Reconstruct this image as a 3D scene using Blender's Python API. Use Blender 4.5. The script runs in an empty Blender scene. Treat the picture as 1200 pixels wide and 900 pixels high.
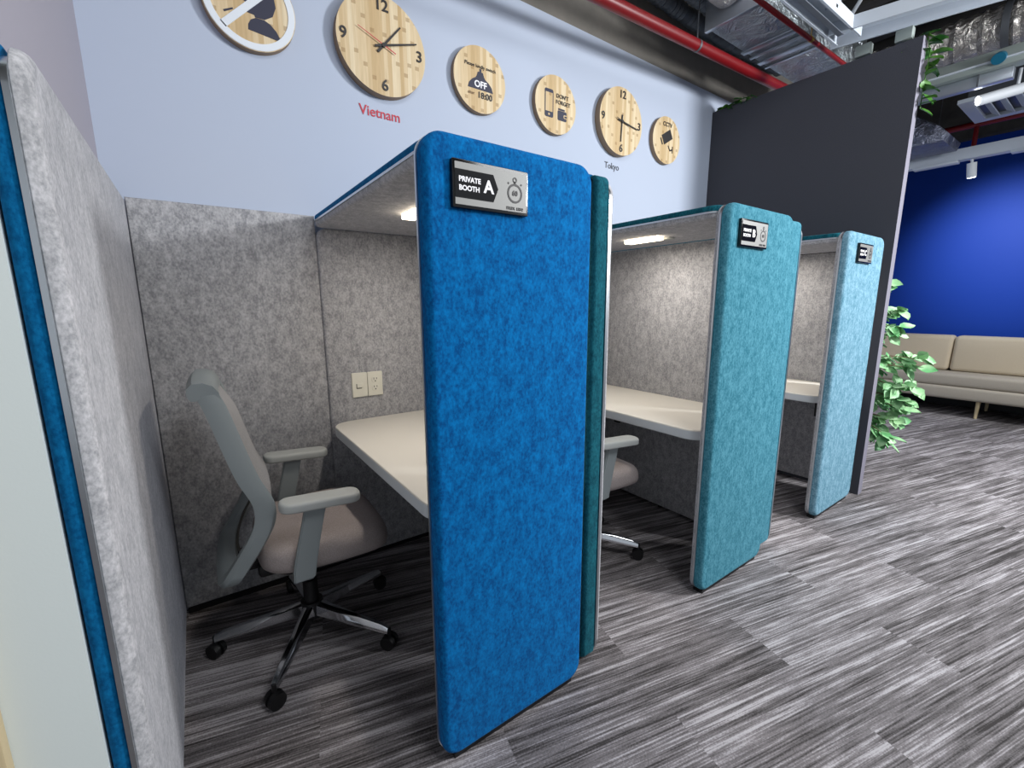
import bpy, bmesh, math, random
from mathutils import Vector, Matrix
random.seed(7)
C = bpy.context.scene.collection
PI = math.pi
PER = 1.2694            # spacing of the booths along the wall
H = 1.693               # booth height

# ------------------------------------------------------------------ materials
def newmat(name):
    m = bpy.data.materials.new(name); m.use_nodes = True
    nt = m.node_tree
    b = nt.nodes['Principled BSDF']
    return m, nt, b
def lin(c):
    return tuple((x/12.92 if x <= .04045 else ((x+.055)/1.055)**2.4) for x in [v/255 for v in c]) + (1,)
def setin(b, **k):
    for n, v in k.items():
        n = n.replace('_', ' ')
        if n in b.inputs: b.inputs[n].default_value = v
def plain(name, col, rough=.5, metal=0, spec=.5, **k):
    m, nt, b = newmat(name)
    setin(b, Base_Color=lin(col), Roughness=rough, Metallic=metal, Specular_IOR_Level=spec, **k)
    return m
def ramp(nt, stops):
    r = nt.nodes.new('ShaderNodeValToRGB')
    e = r.color_ramp.elements
    while len(e) < len(stops): e.new(.5)
    for i, (p, c) in enumerate(stops):
        e[i].position = p; e[i].color = c
    return r
def noise(nt, scale, detail=3, rough=.6, vec=None, sc=None):
    n = nt.nodes.new('ShaderNodeTexNoise')
    n.inputs['Scale'].default_value = scale; n.inputs['Detail'].default_value = detail
    n.inputs['Roughness'].default_value = rough
    if vec is not None:
        if sc:
            mp = nt.nodes.new('ShaderNodeMapping'); mp.inputs['Scale'].default_value = sc
            nt.links.new(vec, mp.inputs['Vector']); vec = mp.outputs['Vector']
        nt.links.new(vec, n.inputs['Vector'])
    return n
def tex(nt, which='Object'):
    return nt.nodes.new('ShaderNodeTexCoord').outputs[which]
def math_n(nt, op, a, b=None, c=None):
    n = nt.nodes.new('ShaderNodeMath'); n.operation = op
    for i, v in enumerate((a, b, c)):
        if v is None: continue
        if isinstance(v, (int, float)): n.inputs[i].default_value = v
        else: nt.links.new(v, n.inputs[i])
    return n.outputs[0]
def bump(nt, b, h, strength=.3, dist=.002):
    bp = nt.nodes.new('ShaderNodeBump'); bp.inputs['Strength'].default_value = strength
    bp.inputs['Distance'].default_value = dist
    nt.links.new(h, bp.inputs['Height']); nt.links.new(bp.outputs['Normal'], b.inputs['Normal'])

def suede(name, dark, light, sheen=.25, tint=None, scale=1.0, pos=(.40, .62)):
    """brushed velvet: blotchy pile, a finer nap, soft sheen"""
    m, nt, b = newmat(name)
    v = tex(nt)
    n1 = noise(nt, 34*scale, 7, .75, v, (1, 1, .6))
    n2 = noise(nt, 150*scale, 3, .6, v, (1, 1, .7))
    s = math_n(nt, 'ADD', math_n(nt, 'MULTIPLY', n1.outputs['Fac'], .55), math_n(nt, 'MULTIPLY', n2.outputs['Fac'], .45))
    r = ramp(nt, [(pos[0], lin(dark)), (pos[1], lin(light))])
    nt.links.new(s, r.inputs['Fac']); nt.links.new(r.outputs['Color'], b.inputs['Base Color'])
    setin(b, Roughness=.95, Specular_IOR_Level=.12, Sheen_Weight=sheen, Sheen_Roughness=.45)
    if tint: b.inputs['Sheen Tint'].default_value = lin(tint)
    bump(nt, b, s, .25, .002)
    return m

M = {}
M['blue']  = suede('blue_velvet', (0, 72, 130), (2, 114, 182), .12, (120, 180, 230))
M['teal']  = suede('velvet_light_tinted_teal', (40, 104, 122), (86, 148, 166), .15, (150, 200, 220))  # these teals paint differing light and sheen into one blue velvet
M['aqua']  = suede('velvet_light_tinted_pale', (74, 120, 138), (134, 172, 192), .15, (150, 200, 220))
M['deep']  = suede('velvet_light_tinted_deep', (8, 64, 78), (28, 102, 116), .12, (150, 200, 220))
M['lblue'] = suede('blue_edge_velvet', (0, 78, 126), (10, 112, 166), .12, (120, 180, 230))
M['grey']  = suede('grey_velvet', (146, 147, 150), (197, 196, 199), .3, (200, 205, 220))
M['greyd'] = suede('grey_back_velvet', (138, 139, 143), (194, 194, 197), .25, (200, 205, 220))
M['steel'] = plain('brushed_steel', (205, 210, 214), .28, 1)
M['chrome'] = plain('chrome', (215, 218, 222), .12, 1)
M['black'] = plain('black_plastic', (16, 16, 18), .45)
M['blackgloss'] = plain('black_gloss', (6, 6, 8), .15)
M['frame_grey'] = plain('grey_plastic', (138, 146, 148), .45)
M['arm_grey'] = plain('armpad_grey', (176, 180, 178), .55)
M['lam'] = plain('white_laminate', (236, 232, 222), .4)
M['lamedge'] = plain('laminate_edge', (206, 212, 216), .5)
M['ivory'] = plain('ivory_plastic', (232, 230, 216), .4)
M['socket'] = plain('socket_dark', (70, 68, 62), .5)
M['ink'] = plain('dark_navy_ink', (44, 46, 66), .6)
M['inkblack'] = plain('black_ink', (34, 32, 34), .5)
M['red'] = plain('red_paint', (118, 5, 14), .42)
M['redtext'] = plain('red_lettering', (190, 40, 62), .5)
M['greytext'] = plain('grey_lettering', (70, 74, 84), .5)
M['white'] = plain('white_paint', (226, 232, 238), .55)
M['whitelet'] = plain('white_lettering', (245, 245, 248), .5)
M['galv'] = plain('galvanised_steel', (188, 196, 206), .35, .85)
M['powder'] = plain('white_powder_coat', (198, 206, 216), .45)
M['trunk'] = plain('pale_green_grey_metal', (150, 160, 156), .5, .2)
M['rimwood'] = plain('rim_wood', (146, 122, 98), .6)
M['chan'] = plain('dark_grey_metal', (96, 100, 106), .5, .4)
M['sockring'] = plain('blue_cap', (10, 92, 120), .4)
M['brass'] = plain('brass', (190, 150, 70), .35, 1)
M['faint'] = plain('faded_brown_ink', (142, 116, 88), .7)
M['bark'] = plain('bark', (120, 88, 66), .8)
M['pot'] = plain('white_pot', (214, 214, 210), .4)
M['soil'] = plain('soil', (48, 36, 28), .95)

def wall_paint(name, col, rough=.75):
    m, nt, b = newmat(name)
    v = tex(nt); n = noise(nt, 220, 2, .5, v)
    setin(b, Base_Color=lin(col), Roughness=rough, Specular_IOR_Level=.25)
    bump(nt, b, n.outputs['Fac'], .08, .001)
    return m
M['wallwhite'] = wall_paint('white_wall_paint', (184, 194, 212))
M['wallgrey'] = wall_paint('pinkish_grey_wall_paint', (166, 162, 172))
M['wallend'] = wall_paint('pale_wall_end', (214, 222, 220))
M['wallblue'] = wall_paint('blue_wall_paint', (4, 52, 142), .6)
def concrete(name, a, bcol, sc=5):
    m, nt, b = newmat(name)
    v = tex(nt); n = noise(nt, sc, 6, .6, v)
    r = ramp(nt, [(.3, lin(a)), (.7, lin(bcol))])
    nt.links.new(n.outputs['Fac'], r.inputs['Fac']); nt.links.new(r.outputs['Color'], b.inputs['Base Color'])
    setin(b, Roughness=.9, Specular_IOR_Level=.2)
    return m
M['beam'] = concrete('concrete_beam', (118, 115, 109), (134, 129, 122))
M['ceil'] = concrete('dark_ceiling', (56, 56, 56), (78, 76, 74))
def felt(name, a, bcol):
    m, nt, b = newmat(name)
    v = tex(nt); n = noise(nt, 260, 3, .7, v)
    r = ramp(nt, [(.3, lin(a)), (.7, lin(bcol))])
    nt.links.new(n.outputs['Fac'], r.inputs['Fac']); nt.links.new(r.outputs['Color'], b.inputs['Base Color'])
    setin(b, Roughness=.95, Specular_IOR_Level=.1); bump(nt, b, n.outputs['Fac'], .2, .002)
    return m
M['charcoal'] = felt('charcoal_board', (66, 67, 74), (80, 81, 88))
M['edgegrey'] = felt('divider_edge', (118, 116, 128), (132, 130, 142))
M['seat'] = felt('seat_fabric', (146, 138, 136), (172, 162, 160))
M['sofa'] = felt('cream_upholstery', (196, 182, 158), (214, 200, 176))
M['sofabase'] = felt('grey_beige_upholstery', (166, 158, 146), (186, 178, 164))

def mesh_fabric():
    m, nt, b = newmat('grey_mesh_fabric')
    v = tex(nt); w = noise(nt, 400, 2, .5, v)
    r = ramp(nt, [(.3, lin((132, 132, 134))), (.7, lin((164, 163, 164)))])
    nt.links.new(w.outputs['Fac'], r.inputs['Fac']); nt.links.new(r.outputs['Color'], b.inputs['Base Color'])
    setin(b, Roughness=.8, Specular_IOR_Level=.2)
    return m
M['mesh'] = mesh_fabric()

def bamboo():
    """vertical glued strips with darker growth nodes"""
    m, nt, b = newmat('bamboo_board')
    v = tex(nt)
    sep = nt.nodes.new('ShaderNodeSeparateXYZ'); nt.links.new(v, sep.inputs[0])
    strip = math_n(nt, 'FLOOR', math_n(nt, 'MULTIPLY', sep.outputs['X'], 52))
    wn = nt.nodes.new('ShaderNodeTexWhiteNoise'); wn.noise_dimensions = '1D'; nt.links.new(strip, wn.inputs['W'])
    r = ramp(nt, [(0, lin((202, 174, 130))), (.5, lin((218, 195, 156))), (1, lin((232, 215, 182)))])
    nt.links.new(wn.outputs['Value'], r.inputs['Fac'])
    gr = noise(nt, 90, 4, .6, v, (1, 1, .06))
    # nodes: one dark band at a random height on each strip
    zz = math_n(nt, 'ADD', math_n(nt, 'MULTIPLY', sep.outputs['Z'], 5.2), math_n(nt, 'MULTIPLY', wn.outputs['Value'], 7.3))
    fr = math_n(nt, 'FRACT', zz)
    band = math_n(nt, 'LESS_THAN', math_n(nt, 'ABSOLUTE', math_n(nt, 'SUBTRACT', fr, .5)), .045)
    pick = math_n(nt, 'GREATER_THAN', math_n(nt, 'FRACT', math_n(nt, 'MULTIPLY', wn.outputs['Value'], 13.7)), .45)
    band = math_n(nt, 'MULTIPLY', math_n(nt, 'MULTIPLY', band, pick), .5)
    mx = nt.nodes.new('ShaderNodeMix'); mx.data_type = 'RGBA'
    nt.links.new(band, mx.inputs[0]); nt.links.new(r.outputs['Color'], mx.inputs[6]); mx.inputs[7].default_value = lin((150, 116, 72))
    mx2 = nt.nodes.new('ShaderNodeMix'); mx2.data_type = 'RGBA'; mx2.blend_type = 'MULTIPLY'; mx2.inputs[0].default_value = .5
    g2 = ramp(nt, [(.3, (.72, .68, .6, 1)), (.65, (1, 1, 1, 1))]); nt.links.new(gr.outputs['Fac'], g2.inputs['Fac'])
    nt.links.new(mx.outputs[2], mx2.inputs[6]); nt.links.new(g2.outputs['Color'], mx2.inputs[7])
    nt.links.new(mx2.outputs[2], b.inputs['Base Color'])
    setin(b, Roughness=.5, Specular_IOR_Level=.3)
    return m
M['bamboo'] = bamboo()
M['pale_wood'] = plain('pale_wood', (200, 182, 144), .6)

def foil(name, a=(150, 152, 156), rough=.25, sc=14):
    m, nt, b = newmat(name)
    v = tex(nt); n = noise(nt, sc, 5, .65, v); n.inputs['Distortion'].default_value = 1.2
    setin(b, Base_Color=lin(a), Roughness=rough, Metallic=.95)
    bump(nt, b, n.outputs['Fac'], 1.0, .06)
    return m
M['foil'] = foil('crinkled_foil', (200, 196, 192), .3, 11)
M['ductfoil'] = foil('duct_foil', (168, 176, 182), .3, 7)
M['plasticwrap'] = foil('cloudy_plastic', (120, 124, 140), .35, 6)

def carpet():
    """carpet planks 0.25 x 1.05 m, each streaked along its length"""
    m, nt, b = newmat('striped_carpet')
    v = tex(nt)
    mp = nt.nodes.new('ShaderNodeMapping'); mp.vector_type = 'POINT'
    mp.inputs['Rotation'].default_value = (0, 0, math.radians(13.5))
    nt.links.new(v, mp.inputs['Vector'])
    sep = nt.nodes.new('ShaderNodeSeparateXYZ'); nt.links.new(mp.outputs[0], sep.inputs[0])
    U = sep.outputs['X']; Vv = sep.outputs['Y']
    row = math_n(nt, 'FLOOR', math_n(nt, 'DIVIDE', math_n(nt, 'ADD', Vv, .05), .26))
    off = math_n(nt, 'MULTIPLY', math_n(nt, 'MODULO', math_n(nt, 'ADD', row, 100), 2), .53)
    col = math_n(nt, 'FLOOR', math_n(nt, 'DIVIDE', math_n(nt, 'ADD', math_n(nt, 'ADD', U, .04), off), 1.06))
    comb = nt.nodes.new('ShaderNodeCombineXYZ'); nt.links.new(row, comb.inputs[0]); nt.links.new(col, comb.inputs[1])
    wn = nt.nodes.new('ShaderNodeTexWhiteNoise'); wn.noise_dimensions = '2D'; nt.links.new(comb.outputs[0], wn.inputs['Vector'])
    rnd = math_n(nt, 'MULTIPLY', wn.outputs['Value'], 37.0)
    def streak(su, sv, detail, seed):
        cc = nt.nodes.new('ShaderNodeCombineXYZ')
        nt.links.new(math_n(nt, 'MULTIPLY', U, su), cc.inputs[0])
        nt.links.new(math_n(nt, 'MULTIPLY', Vv, sv), cc.inputs[1])
        nt.links.new(math_n(nt, 'ADD', rnd, seed), cc.inputs[2])
        n = nt.nodes.new('ShaderNodeTexNoise'); n.inputs['Scale'].default_value = 1
        n.inputs['Detail'].default_value = detail; n.inputs['Roughness'].default_value = .55
        nt.links.new(cc.outputs[0], n.inputs['Vector'])
        return n.outputs['Fac']
    s1 = streak(1.1, 34, 3, 0.)      # broad bands
    s2 = streak(3.2, 170, 1, 9.)     # thin threads
    s3 = noise(nt, 160, 2, .7, v).outputs['Fac']   # loops
    s4 = streak(14, 60, 3, 4.)
    s = math_n(nt, 'ADD', math_n(nt, 'MULTIPLY', s1, .38), math_n(nt, 'MULTIPLY', s2, .34))
    s = math_n(nt, 'ADD', s, math_n(nt, 'MULTIPLY', s3, .16))
    s = math_n(nt, 'ADD', s, math_n(nt, 'MULTIPLY', s4, .12))
    s = math_n(nt, 'ADD', s, math_n(nt, 'MULTIPLY', math_n(nt, 'SUBTRACT', wn.outputs['Value'], .5), .07))
    r = ramp(nt, [(.40, lin((62, 59, 59))), (.465, lin((101, 97, 98))), (.525, lin((126, 121, 123))), (.60, lin((178, 174, 177)))])
    nt.links.new(s, r.inputs['Fac']); nt.links.new(r.outputs['Color'], b.inputs['Base Color'])
    setin(b, Roughness=.95, Specular_IOR_Level=.1)
    bump(nt, b, s3, .5, .004)
    return m
M['carpet'] = carpet()
def leafmat(name, a, c):
    m, nt, b = newmat(name)
    n = noise(nt, 9, 2, .5, tex(nt)); r = ramp(nt, [(.35, lin(a)), (.65, lin(c))])
    nt.links.new(n.outputs['Fac'], r.inputs['Fac']); nt.links.new(r.outputs['Color'], b.inputs['Base Color'])
    setin(b, Roughness=.45, Specular_IOR_Level=.4)
    return m
M['leaf'] = leafmat('fig_leaf', (96, 164, 104), (186, 226, 176))
M['ivy'] = leafmat('vine_leaf', (24, 84, 30), (90, 140, 50))
def glow(name, col, s):
    m, nt, b = newmat(name)
    setin(b, Base_Color=lin(col), Emission_Color=lin(col), Emission_Strength=s)
    return m
M['lamp'] = glow('warm_led', (255, 236, 205), 9)
M['spotlens'] = glow('cool_lens', (250, 250, 255), 14)

# ------------------------------------------------------------------ object helpers
def obj(name, bm, m, parent=None, loc=None, smooth=True, mats=None):
    me = bpy.data.meshes.new(name)
    bmesh.ops.recalc_face_normals(bm, faces=bm.faces)
    bm.to_mesh(me); bm.free()
    o = bpy.data.objects.new(name, me)
    for mm in (mats or [m]): me.materials.append(mm)
    if smooth:
        for p in me.polygons: p.use_smooth = True
        try: me.set_sharp_from_angle(angle=math.radians(38))
        except Exception: pass
    C.objects.link(o)
    if parent: o.parent = parent
    if loc: o.location = loc
    return o
def thing(name, label, cat, loc=(0, 0, 0), rz=0, group=None):
    o = bpy.data.objects.new(name, None); o.empty_display_size = .1
    C.objects.link(o); o.location = loc; o.rotation_euler = (0, 0, rz)
    o['label'] = label; o['category'] = cat
    if group: o['group'] = group
    return o
def tag(o, label, cat, group=None, kind=None):
    o['label'] = label; o['category'] = cat
    if group: o['group'] = group
    if kind: o['kind'] = kind
    return o
def struct(name, bm, m, smooth=True, mats=None):
    o = obj(name, bm, m, smooth=smooth, mats=mats); o['kind'] = 'structure'; return o
def rawbox(bm, a, b, bev=0, seg=2):
    r = bmesh.ops.create_cube(bm, size=1)
    vs = r['verts']
    for v in vs:
        v.co = Vector([a[i] + (b[i]-a[i])*(v.co[i]+.5) for i in range(3)])
    if bev:
        es = list({e for v in vs for e in v.link_edges})
        bmesh.ops.bevel(bm, geom=es, offset=bev, segments=seg, affect='EDGES', profile=.5)
    return bm
def box(a, b, bev=0, seg=2):
    return rawbox(bmesh.new(), a, b, bev, seg)
def rrect(w, h, r, seg=8):
    """rounded rectangle outline, r = one radius or (bl, br, tr, tl), from (0,0) to (w,h)"""
    if isinstance(r, (int, float)): r = (r,)*4
    pts = []
    for (cx, cy, a0, rr) in ((0, 0, PI, r[0]), (w, 0, 1.5*PI, r[1]), (w, h, 0, r[2]), (0, h, .5*PI, r[3])):
        ox = cx + (rr if cx == 0 else -rr); oy = cy + (rr if cy == 0 else -rr)
        if rr <= 1e-6: pts.append((cx, cy)); continue
        for i in range(seg+1):
            a = a0 + .5*PI*i/seg; pts.append((ox+rr*math.cos(a), oy+rr*math.sin(a)))
    return pts
def prism(bm, pts, t0, t1, axis, bev0=0, bev1=0, seg=3, fn=None):
    """extrude a 2-D outline along an axis, each rim rounded by its own bevel.
    axis 'y': pts are (x,z); 'x': pts are (y,z); 'z': pts are (x,y)"""
    def P(u, v, t):
        return {'y': (u, t, v), 'x': (t, u, v), 'z': (u, v, t)}[axis]
    # inward offset of the outline, by vertex normals
    n = len(pts)
    area = sum(pts[i][0]*pts[(i+1) % n][1]-pts[(i+1) % n][0]*pts[i][1] for i in range(n))
    sg = 1 if area > 0 else -1
    nor = []
    for i in range(n):
        a = Vector(pts[i-1]); c = Vector(pts[i]); d = Vector(pts[(i+1) % n])
        e1 = (c-a).normalized() if (c-a).length > 1e-9 else Vector((0, 0)); e2 = (d-c).normalized() if (d-c).length > 1e-9 else e1
        n1 = Vector((-e1.y, e1.x))*sg; n2 = Vector((-e2.y, e2.x))*sg
        m = n1+n2
        m = m.normalized()/max(.35, m.normalized().dot(n1)) if m.length > 1e-6 else n1
        nor.append(m)
    rings = []
    def ring(off, t):
        rings.append([bm.verts.new(P(pts[i][0]+nor[i].x*off, pts[i][1]+nor[i].y*off, t)) for i in range(n)])
    d = 1 if t1 > t0 else -1
    if bev0:
        for k in range(seg+1):
            a = .5*PI*k/seg; ring(bev0*(1-math.sin(a)), t0 + d*bev0*(1-math.cos(a)))
    else: ring(0, t0)
    if bev1:
        for k in range(seg+1):
            a = .5*PI*k/seg; ring(bev1*(1-math.cos(a)), t1 - d*bev1*(1-math.sin(a)))
    else: ring(0, t1)
    for a, b in zip(rings, rings[1:]):
        for i in range(n):
            bm.faces.new((a[i], a[(i+1) % n], b[(i+1) % n], b[i]))
    bm.faces.new(rings[0]); bm.faces.new(rings[-1])
    return bm
def shift(pts, dx, dy): return [(x+dx, y+dy) for x, y in pts]
def cyl(bm, a, b, r0, r1=None, n=16, cap=True):
    a = Vector(a); b = Vector(b); r1 = r0 if r1 is None else r1
    d = (b-a).normalized(); s = Vector((0, 0, 1)) if abs(d.z) < .9 else Vector((1, 0, 0))
    u = d.cross(s).normalized(); w = d.cross(u)
    A = [bm.verts.new(a+(u*math.cos(2*PI*i/n)+w*math.sin(2*PI*i/n))*r0) for i in range(n)]
    B = [bm.verts.new(b+(u*math.cos(2*PI*i/n)+w*math.sin(2*PI*i/n))*r1) for i in range(n)]
    for i in range(n): bm.faces.new((A[i], A[(i+1) % n], B[(i+1) % n], B[i]))
    if cap: bm.faces.new(A); bm.faces.new(B)
    return bm
def tube(bm, pts, r, n=10, rf=None):
    pts = [Vector(p) for p in pts]; rings = []
    for i, p in enumerate(pts):
        d = (pts[min(i+1, len(pts)-1)]-pts[max(i-1, 0)]).normalized()
        s = Vector((0, 0, 1)) if abs(d.z) < .95 else Vector((1, 0, 0))
        u = d.cross(s).normalized(); w = d.cross(u)
        rr = rf(i/(len(pts)-1)) if rf else r
        rings.append([bm.verts.new(p+(u*math.cos(2*PI*k/n)+w*math.sin(2*PI*k/n))*rr) for k in range(n)])
    for a, b in zip(rings, rings[1:]):
        for k in range(n): bm.faces.new((a[k], a[(k+1) % n], b[(k+1) % n], b[k]))
    bm.faces.new(rings[0]); bm.faces.new(rings[-1])
    return bm
def disc_prism(bm, cx, cz, r, y0, y1, n=48, bev=.0):
    return prism(bm, [(cx+r*math.cos(2*PI*i/n), cz+r*math.sin(2*PI*i/n)) for i in range(n)], y0, y1, 'y', bev1=bev)
def ringprism(bm, cx, cz, r0, r1, y0, y1, n=48):
    V = [[bm.verts.new((cx+r*math.cos(2*PI*i/n), y, cz+r*math.sin(2*PI*i/n))) for i in range(n)] for r, y in ((r0, y0), (r1, y0), (r1, y1), (r0, y1))]
    for k in range(4):
        a, b = V[k], V[(k+1) % 4]
        for i in range(n): bm.faces.new((a[i], a[(i+1) % n], b[(i+1) % n], b[i]))
    return bm
def text_obj(name, s, size, m, x, z, y, parent=None, bold=0.0, depth=.0008, align='CENTER', xs=1.0, spacing=1.0):
    """letters standing on a plane that faces -y, as one mesh"""
    cu = bpy.data.curves.new('tmp_letters', 'FONT'); cu.body = s; cu.size = size; cu.align_x = align; cu.align_y = 'CENTER'
    cu.extrude = depth; cu.offset = bold; cu.resolution_u = 4; cu.space_character = spacing
    t = bpy.data.objects.new('tmp_letters', cu); C.objects.link(t)
    dg = bpy.context.evaluated_depsgraph_get()
    me = bpy.data.meshes.new_from_object(t.evaluated_get(dg))
    bpy.data.objects.remove(t); bpy.data.curves.remove(cu)
    me.transform(Matrix.Translation((x, y, z)) @ Matrix.Rotation(PI/2, 4, 'X') @ Matrix.Diagonal((xs, 1, 1, 1)))
    me.name = name; me.materials.clear(); me.materials.append(m)
    o = bpy.data.objects.new(name, me); C.objects.link(o)
    if parent: o.parent = parent
    return o
def flat(pts, m, name, parent, y0, y1, bm=None):
    """a cut-out shape on a board facing -y"""
    return obj(name, prism(bm or bmesh.new(), pts, y0, y1, 'y'), m, parent, smooth=False)

# ------------------------------------------------------------------ setting
FLY, FLX = -7.0, 7.4
struct('floor', box((-3.0, FLY, -.1), (FLX, .3, 0)), M['carpet'], smooth=False)
bm = box((-3.0, FLY, 3.9), (FLX, .3, 4.0))
for i in range(26):
    x = -1 + i*.32
    rawbox(bm, (x, FLY, 3.78), (x+.13, .0, 3.9))
struct('ceiling', bm, M['ceil'], smooth=False)
struct('wall_back', box((-.665, 0, 0), (FLX, .2, 2.957)), M['wallwhite'], smooth=False)
bm = box((-.665, .0, 2.957), (FLX, .2, 3.9))
struct('trim_1', bm, M['beam'], smooth=False)
struct('wall_left', box((-1.6, -1.2, 0), (-.665, .2, 3.9)), M['wallgrey'], smooth=False)
struct('wall_front', box((-1.6, -1.235, 0), (-.667, -1.2, 3.9)), M['wallend'], smooth=False)
struct('trim_2', box((-1.3, -1.262, 0), (-.775, -1.236, 2.1), .004), M['pale_wood'])
struct('wall_right', box((FLX, FLY, 0), (FLX+.2, .3, 3.9)), M['wallblue'], smooth=False)
struct('sofa_shade_strip', box((FLX-.015, FLY, 0), (FLX-.001, -.001, .22)), M['black'], smooth=False)  # black strip added to paint the darkness beneath the sofa
struct('void_shade_band', box((FLX-.12, FLY, 3.22), (FLX-.001, -.001, 3.9)), M['ceil'], smooth=False)  # dark band added in place of the unlit void above the blue wall
# charcoal dividing wall at the end of the booths
bm = box((3.146, -1.288, 0), (3.216, -.001, 2.82))
dv = struct('wall_divider', bm, M['charcoal'], smooth=False, mats=[M['charcoal'], M['edgegrey']])
for p in dv.data.polygons:
    if p.normal.y < -.9: p.material_index = 1

# ------------------------------------------------------------------ booths
ENDY = -1.232
def side_outline(y0, y1, z0, z1, r):
    # outline in (y,z): rounded at the free end (y0) top and bottom
    return shift(rrect(y1-y0, z1-z0, (r, .0, .0, r)), y0, z0)
def make_booth(k, label, front_mat, outer_mat, grey, grey2, x0=0, W=.53, ps=0):
    X = k*PER
    t = thing('private_booth', label, 'booth', (X, 0, 0), 0, 'private booths along the white wall')
    # side panel on the left: outer velvet, steel strip, grey inner pad
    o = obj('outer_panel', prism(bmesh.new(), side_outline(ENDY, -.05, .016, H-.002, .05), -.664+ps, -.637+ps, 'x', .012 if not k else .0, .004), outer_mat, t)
    obj('metal_trim', prism(bmesh.new(), side_outline(ENDY-.004, -.05, .018, H-.02, .05), -.637+ps, (-.629 if not k else -.6265)+ps, 'x'), M['steel'], o)
    obj('inner_panel', prism(bmesh.new(), side_outline(ENDY+.004, -.048, .014, H, .06), (-.629 if not k else -.6265)+ps, (-.606 if not k else -.601)+ps, 'x', .002, .02, 6), grey, t)
    # black feet under the open ends
    for x, y in ((-.64, -1.17), (-.64, -.6)):
        obj('foot', cyl(bmesh.new(), (x, y, 0), (x, y, .017), .016), M['black'], t)
    if k:   # the velvet is folded round the front edge towards the neighbouring booth
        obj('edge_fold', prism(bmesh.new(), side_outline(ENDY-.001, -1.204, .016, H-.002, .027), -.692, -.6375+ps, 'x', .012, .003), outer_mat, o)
    # back panels against the wall
    bp = obj('back_panel', prism(bmesh.new(), shift(rrect(.64, H-.03, 0), -.606, .03), -.002, -.05, 'y', 0, .006), grey2, t)
    bm = bmesh.new(); rawbox(bm, (-.6, -.045, 0), (.6, -.004, .03))
    obj('plinth', bm, M['black'], bp)
    obj('back_pad', prism(bmesh.new(), shift(rrect(.57, 1.62, (.0, .0, .0, .05)), .034, .025), -.002, -.062, 'y', 0, .014), grey2, t)
    # canopy: velvet top, steel strip, grey lining
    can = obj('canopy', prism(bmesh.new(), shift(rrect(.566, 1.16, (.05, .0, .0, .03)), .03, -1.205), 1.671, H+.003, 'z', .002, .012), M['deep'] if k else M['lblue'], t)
    obj('metal_trim', prism(bmesh.new(), shift(rrect(.567, 1.157, (.05, .0, .0, .03)), .027, -1.204), 1.664, 1.671, 'z'), M['steel'], can)
    lin_ = obj('canopy_lining', prism(bmesh.new(), shift(rrect(.562, 1.155, (.05, .0, .0, .03)), .031, -1.203), 1.643, 1.664, 'z', .014, .0), grey, can)
    lb = obj('booth_light', prism(bmesh.new(), shift(rrect(.052, .215, .006), .235, -.765), 1.624, 1.6435, 'z', .004), M['lamp'], t)
    lb['label'] = 'glowing warm white light bar'
    bm = bmesh.new(); prism(bm, [(.345+.028*math.cos(2*PI*i/24), -.755+.028*math.sin(2*PI*i/24)) for i in range(24)], 1.632, 1.6435, 'z', .005)
    obj('sensor', bm, M['arm_grey'], t)
    # lining behind the desk
    obj('desk_wall', prism(bmesh.new(), shift(rrect(1.12, 1.62, (.02, 0, 0, .02)), -1.185, .022), .598, .6045, 'x', .003, 0), grey2, t)
    # front panel facing the aisle
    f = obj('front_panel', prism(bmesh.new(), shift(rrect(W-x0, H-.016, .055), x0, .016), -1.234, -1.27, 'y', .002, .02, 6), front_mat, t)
    obj('metal_trim', prism(bmesh.new(), shift(rrect(W-x0+.006, H-.02, .055), x0-.004, .018), -1.227, -1.2345, 'y'), M['steel'], f)
    obj('panel_lining', prism(bmesh.new(), shift(rrect(W-x0, H-.02, .055), x0, .018), -1.227, -1.2085, 'y', 0, .012, 4), grey, f)
    obj('gap_shade_strip', box((x0+.035, -1.258, 0), (W-.035, -1.215, .0165)), M['black'], f)  # black strip stands in for the shadow gap under the panel
    # desk
    d = obj('desk_top', prism(bmesh.new(), shift(rrect(.564, 1.13, (.09, .0, .0, .09)), .032, -1.195), .741, .747, 'z', 0, .003), M['lam'], t)
    obj('desk_edge', prism(bmesh.new(), shift(rrect(.565, 1.132, (.09, .0, .0, .09)), .031, -1.196), .700, .741, 'z', .006, 0), M['lamedge'], d)
    for y in (-1.0, -.25):
        obj('bracket', prism(bmesh.new(), [(.34, .675), (.57, .675), (.577, .5), (.597, .5), (.597, .699), (.34, .699)], y-.02, y+.02, 'y'), M['black'], d)
    return t
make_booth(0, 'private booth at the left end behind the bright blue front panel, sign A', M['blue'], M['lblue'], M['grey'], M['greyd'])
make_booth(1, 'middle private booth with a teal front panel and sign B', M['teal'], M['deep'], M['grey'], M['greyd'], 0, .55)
make_booth(2, 'farthest private booth beside the charcoal wall, pale teal panel, sign C', M['aqua'], M['teal'], M['grey'], M['greyd'], -.055, .515, .075)

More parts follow.
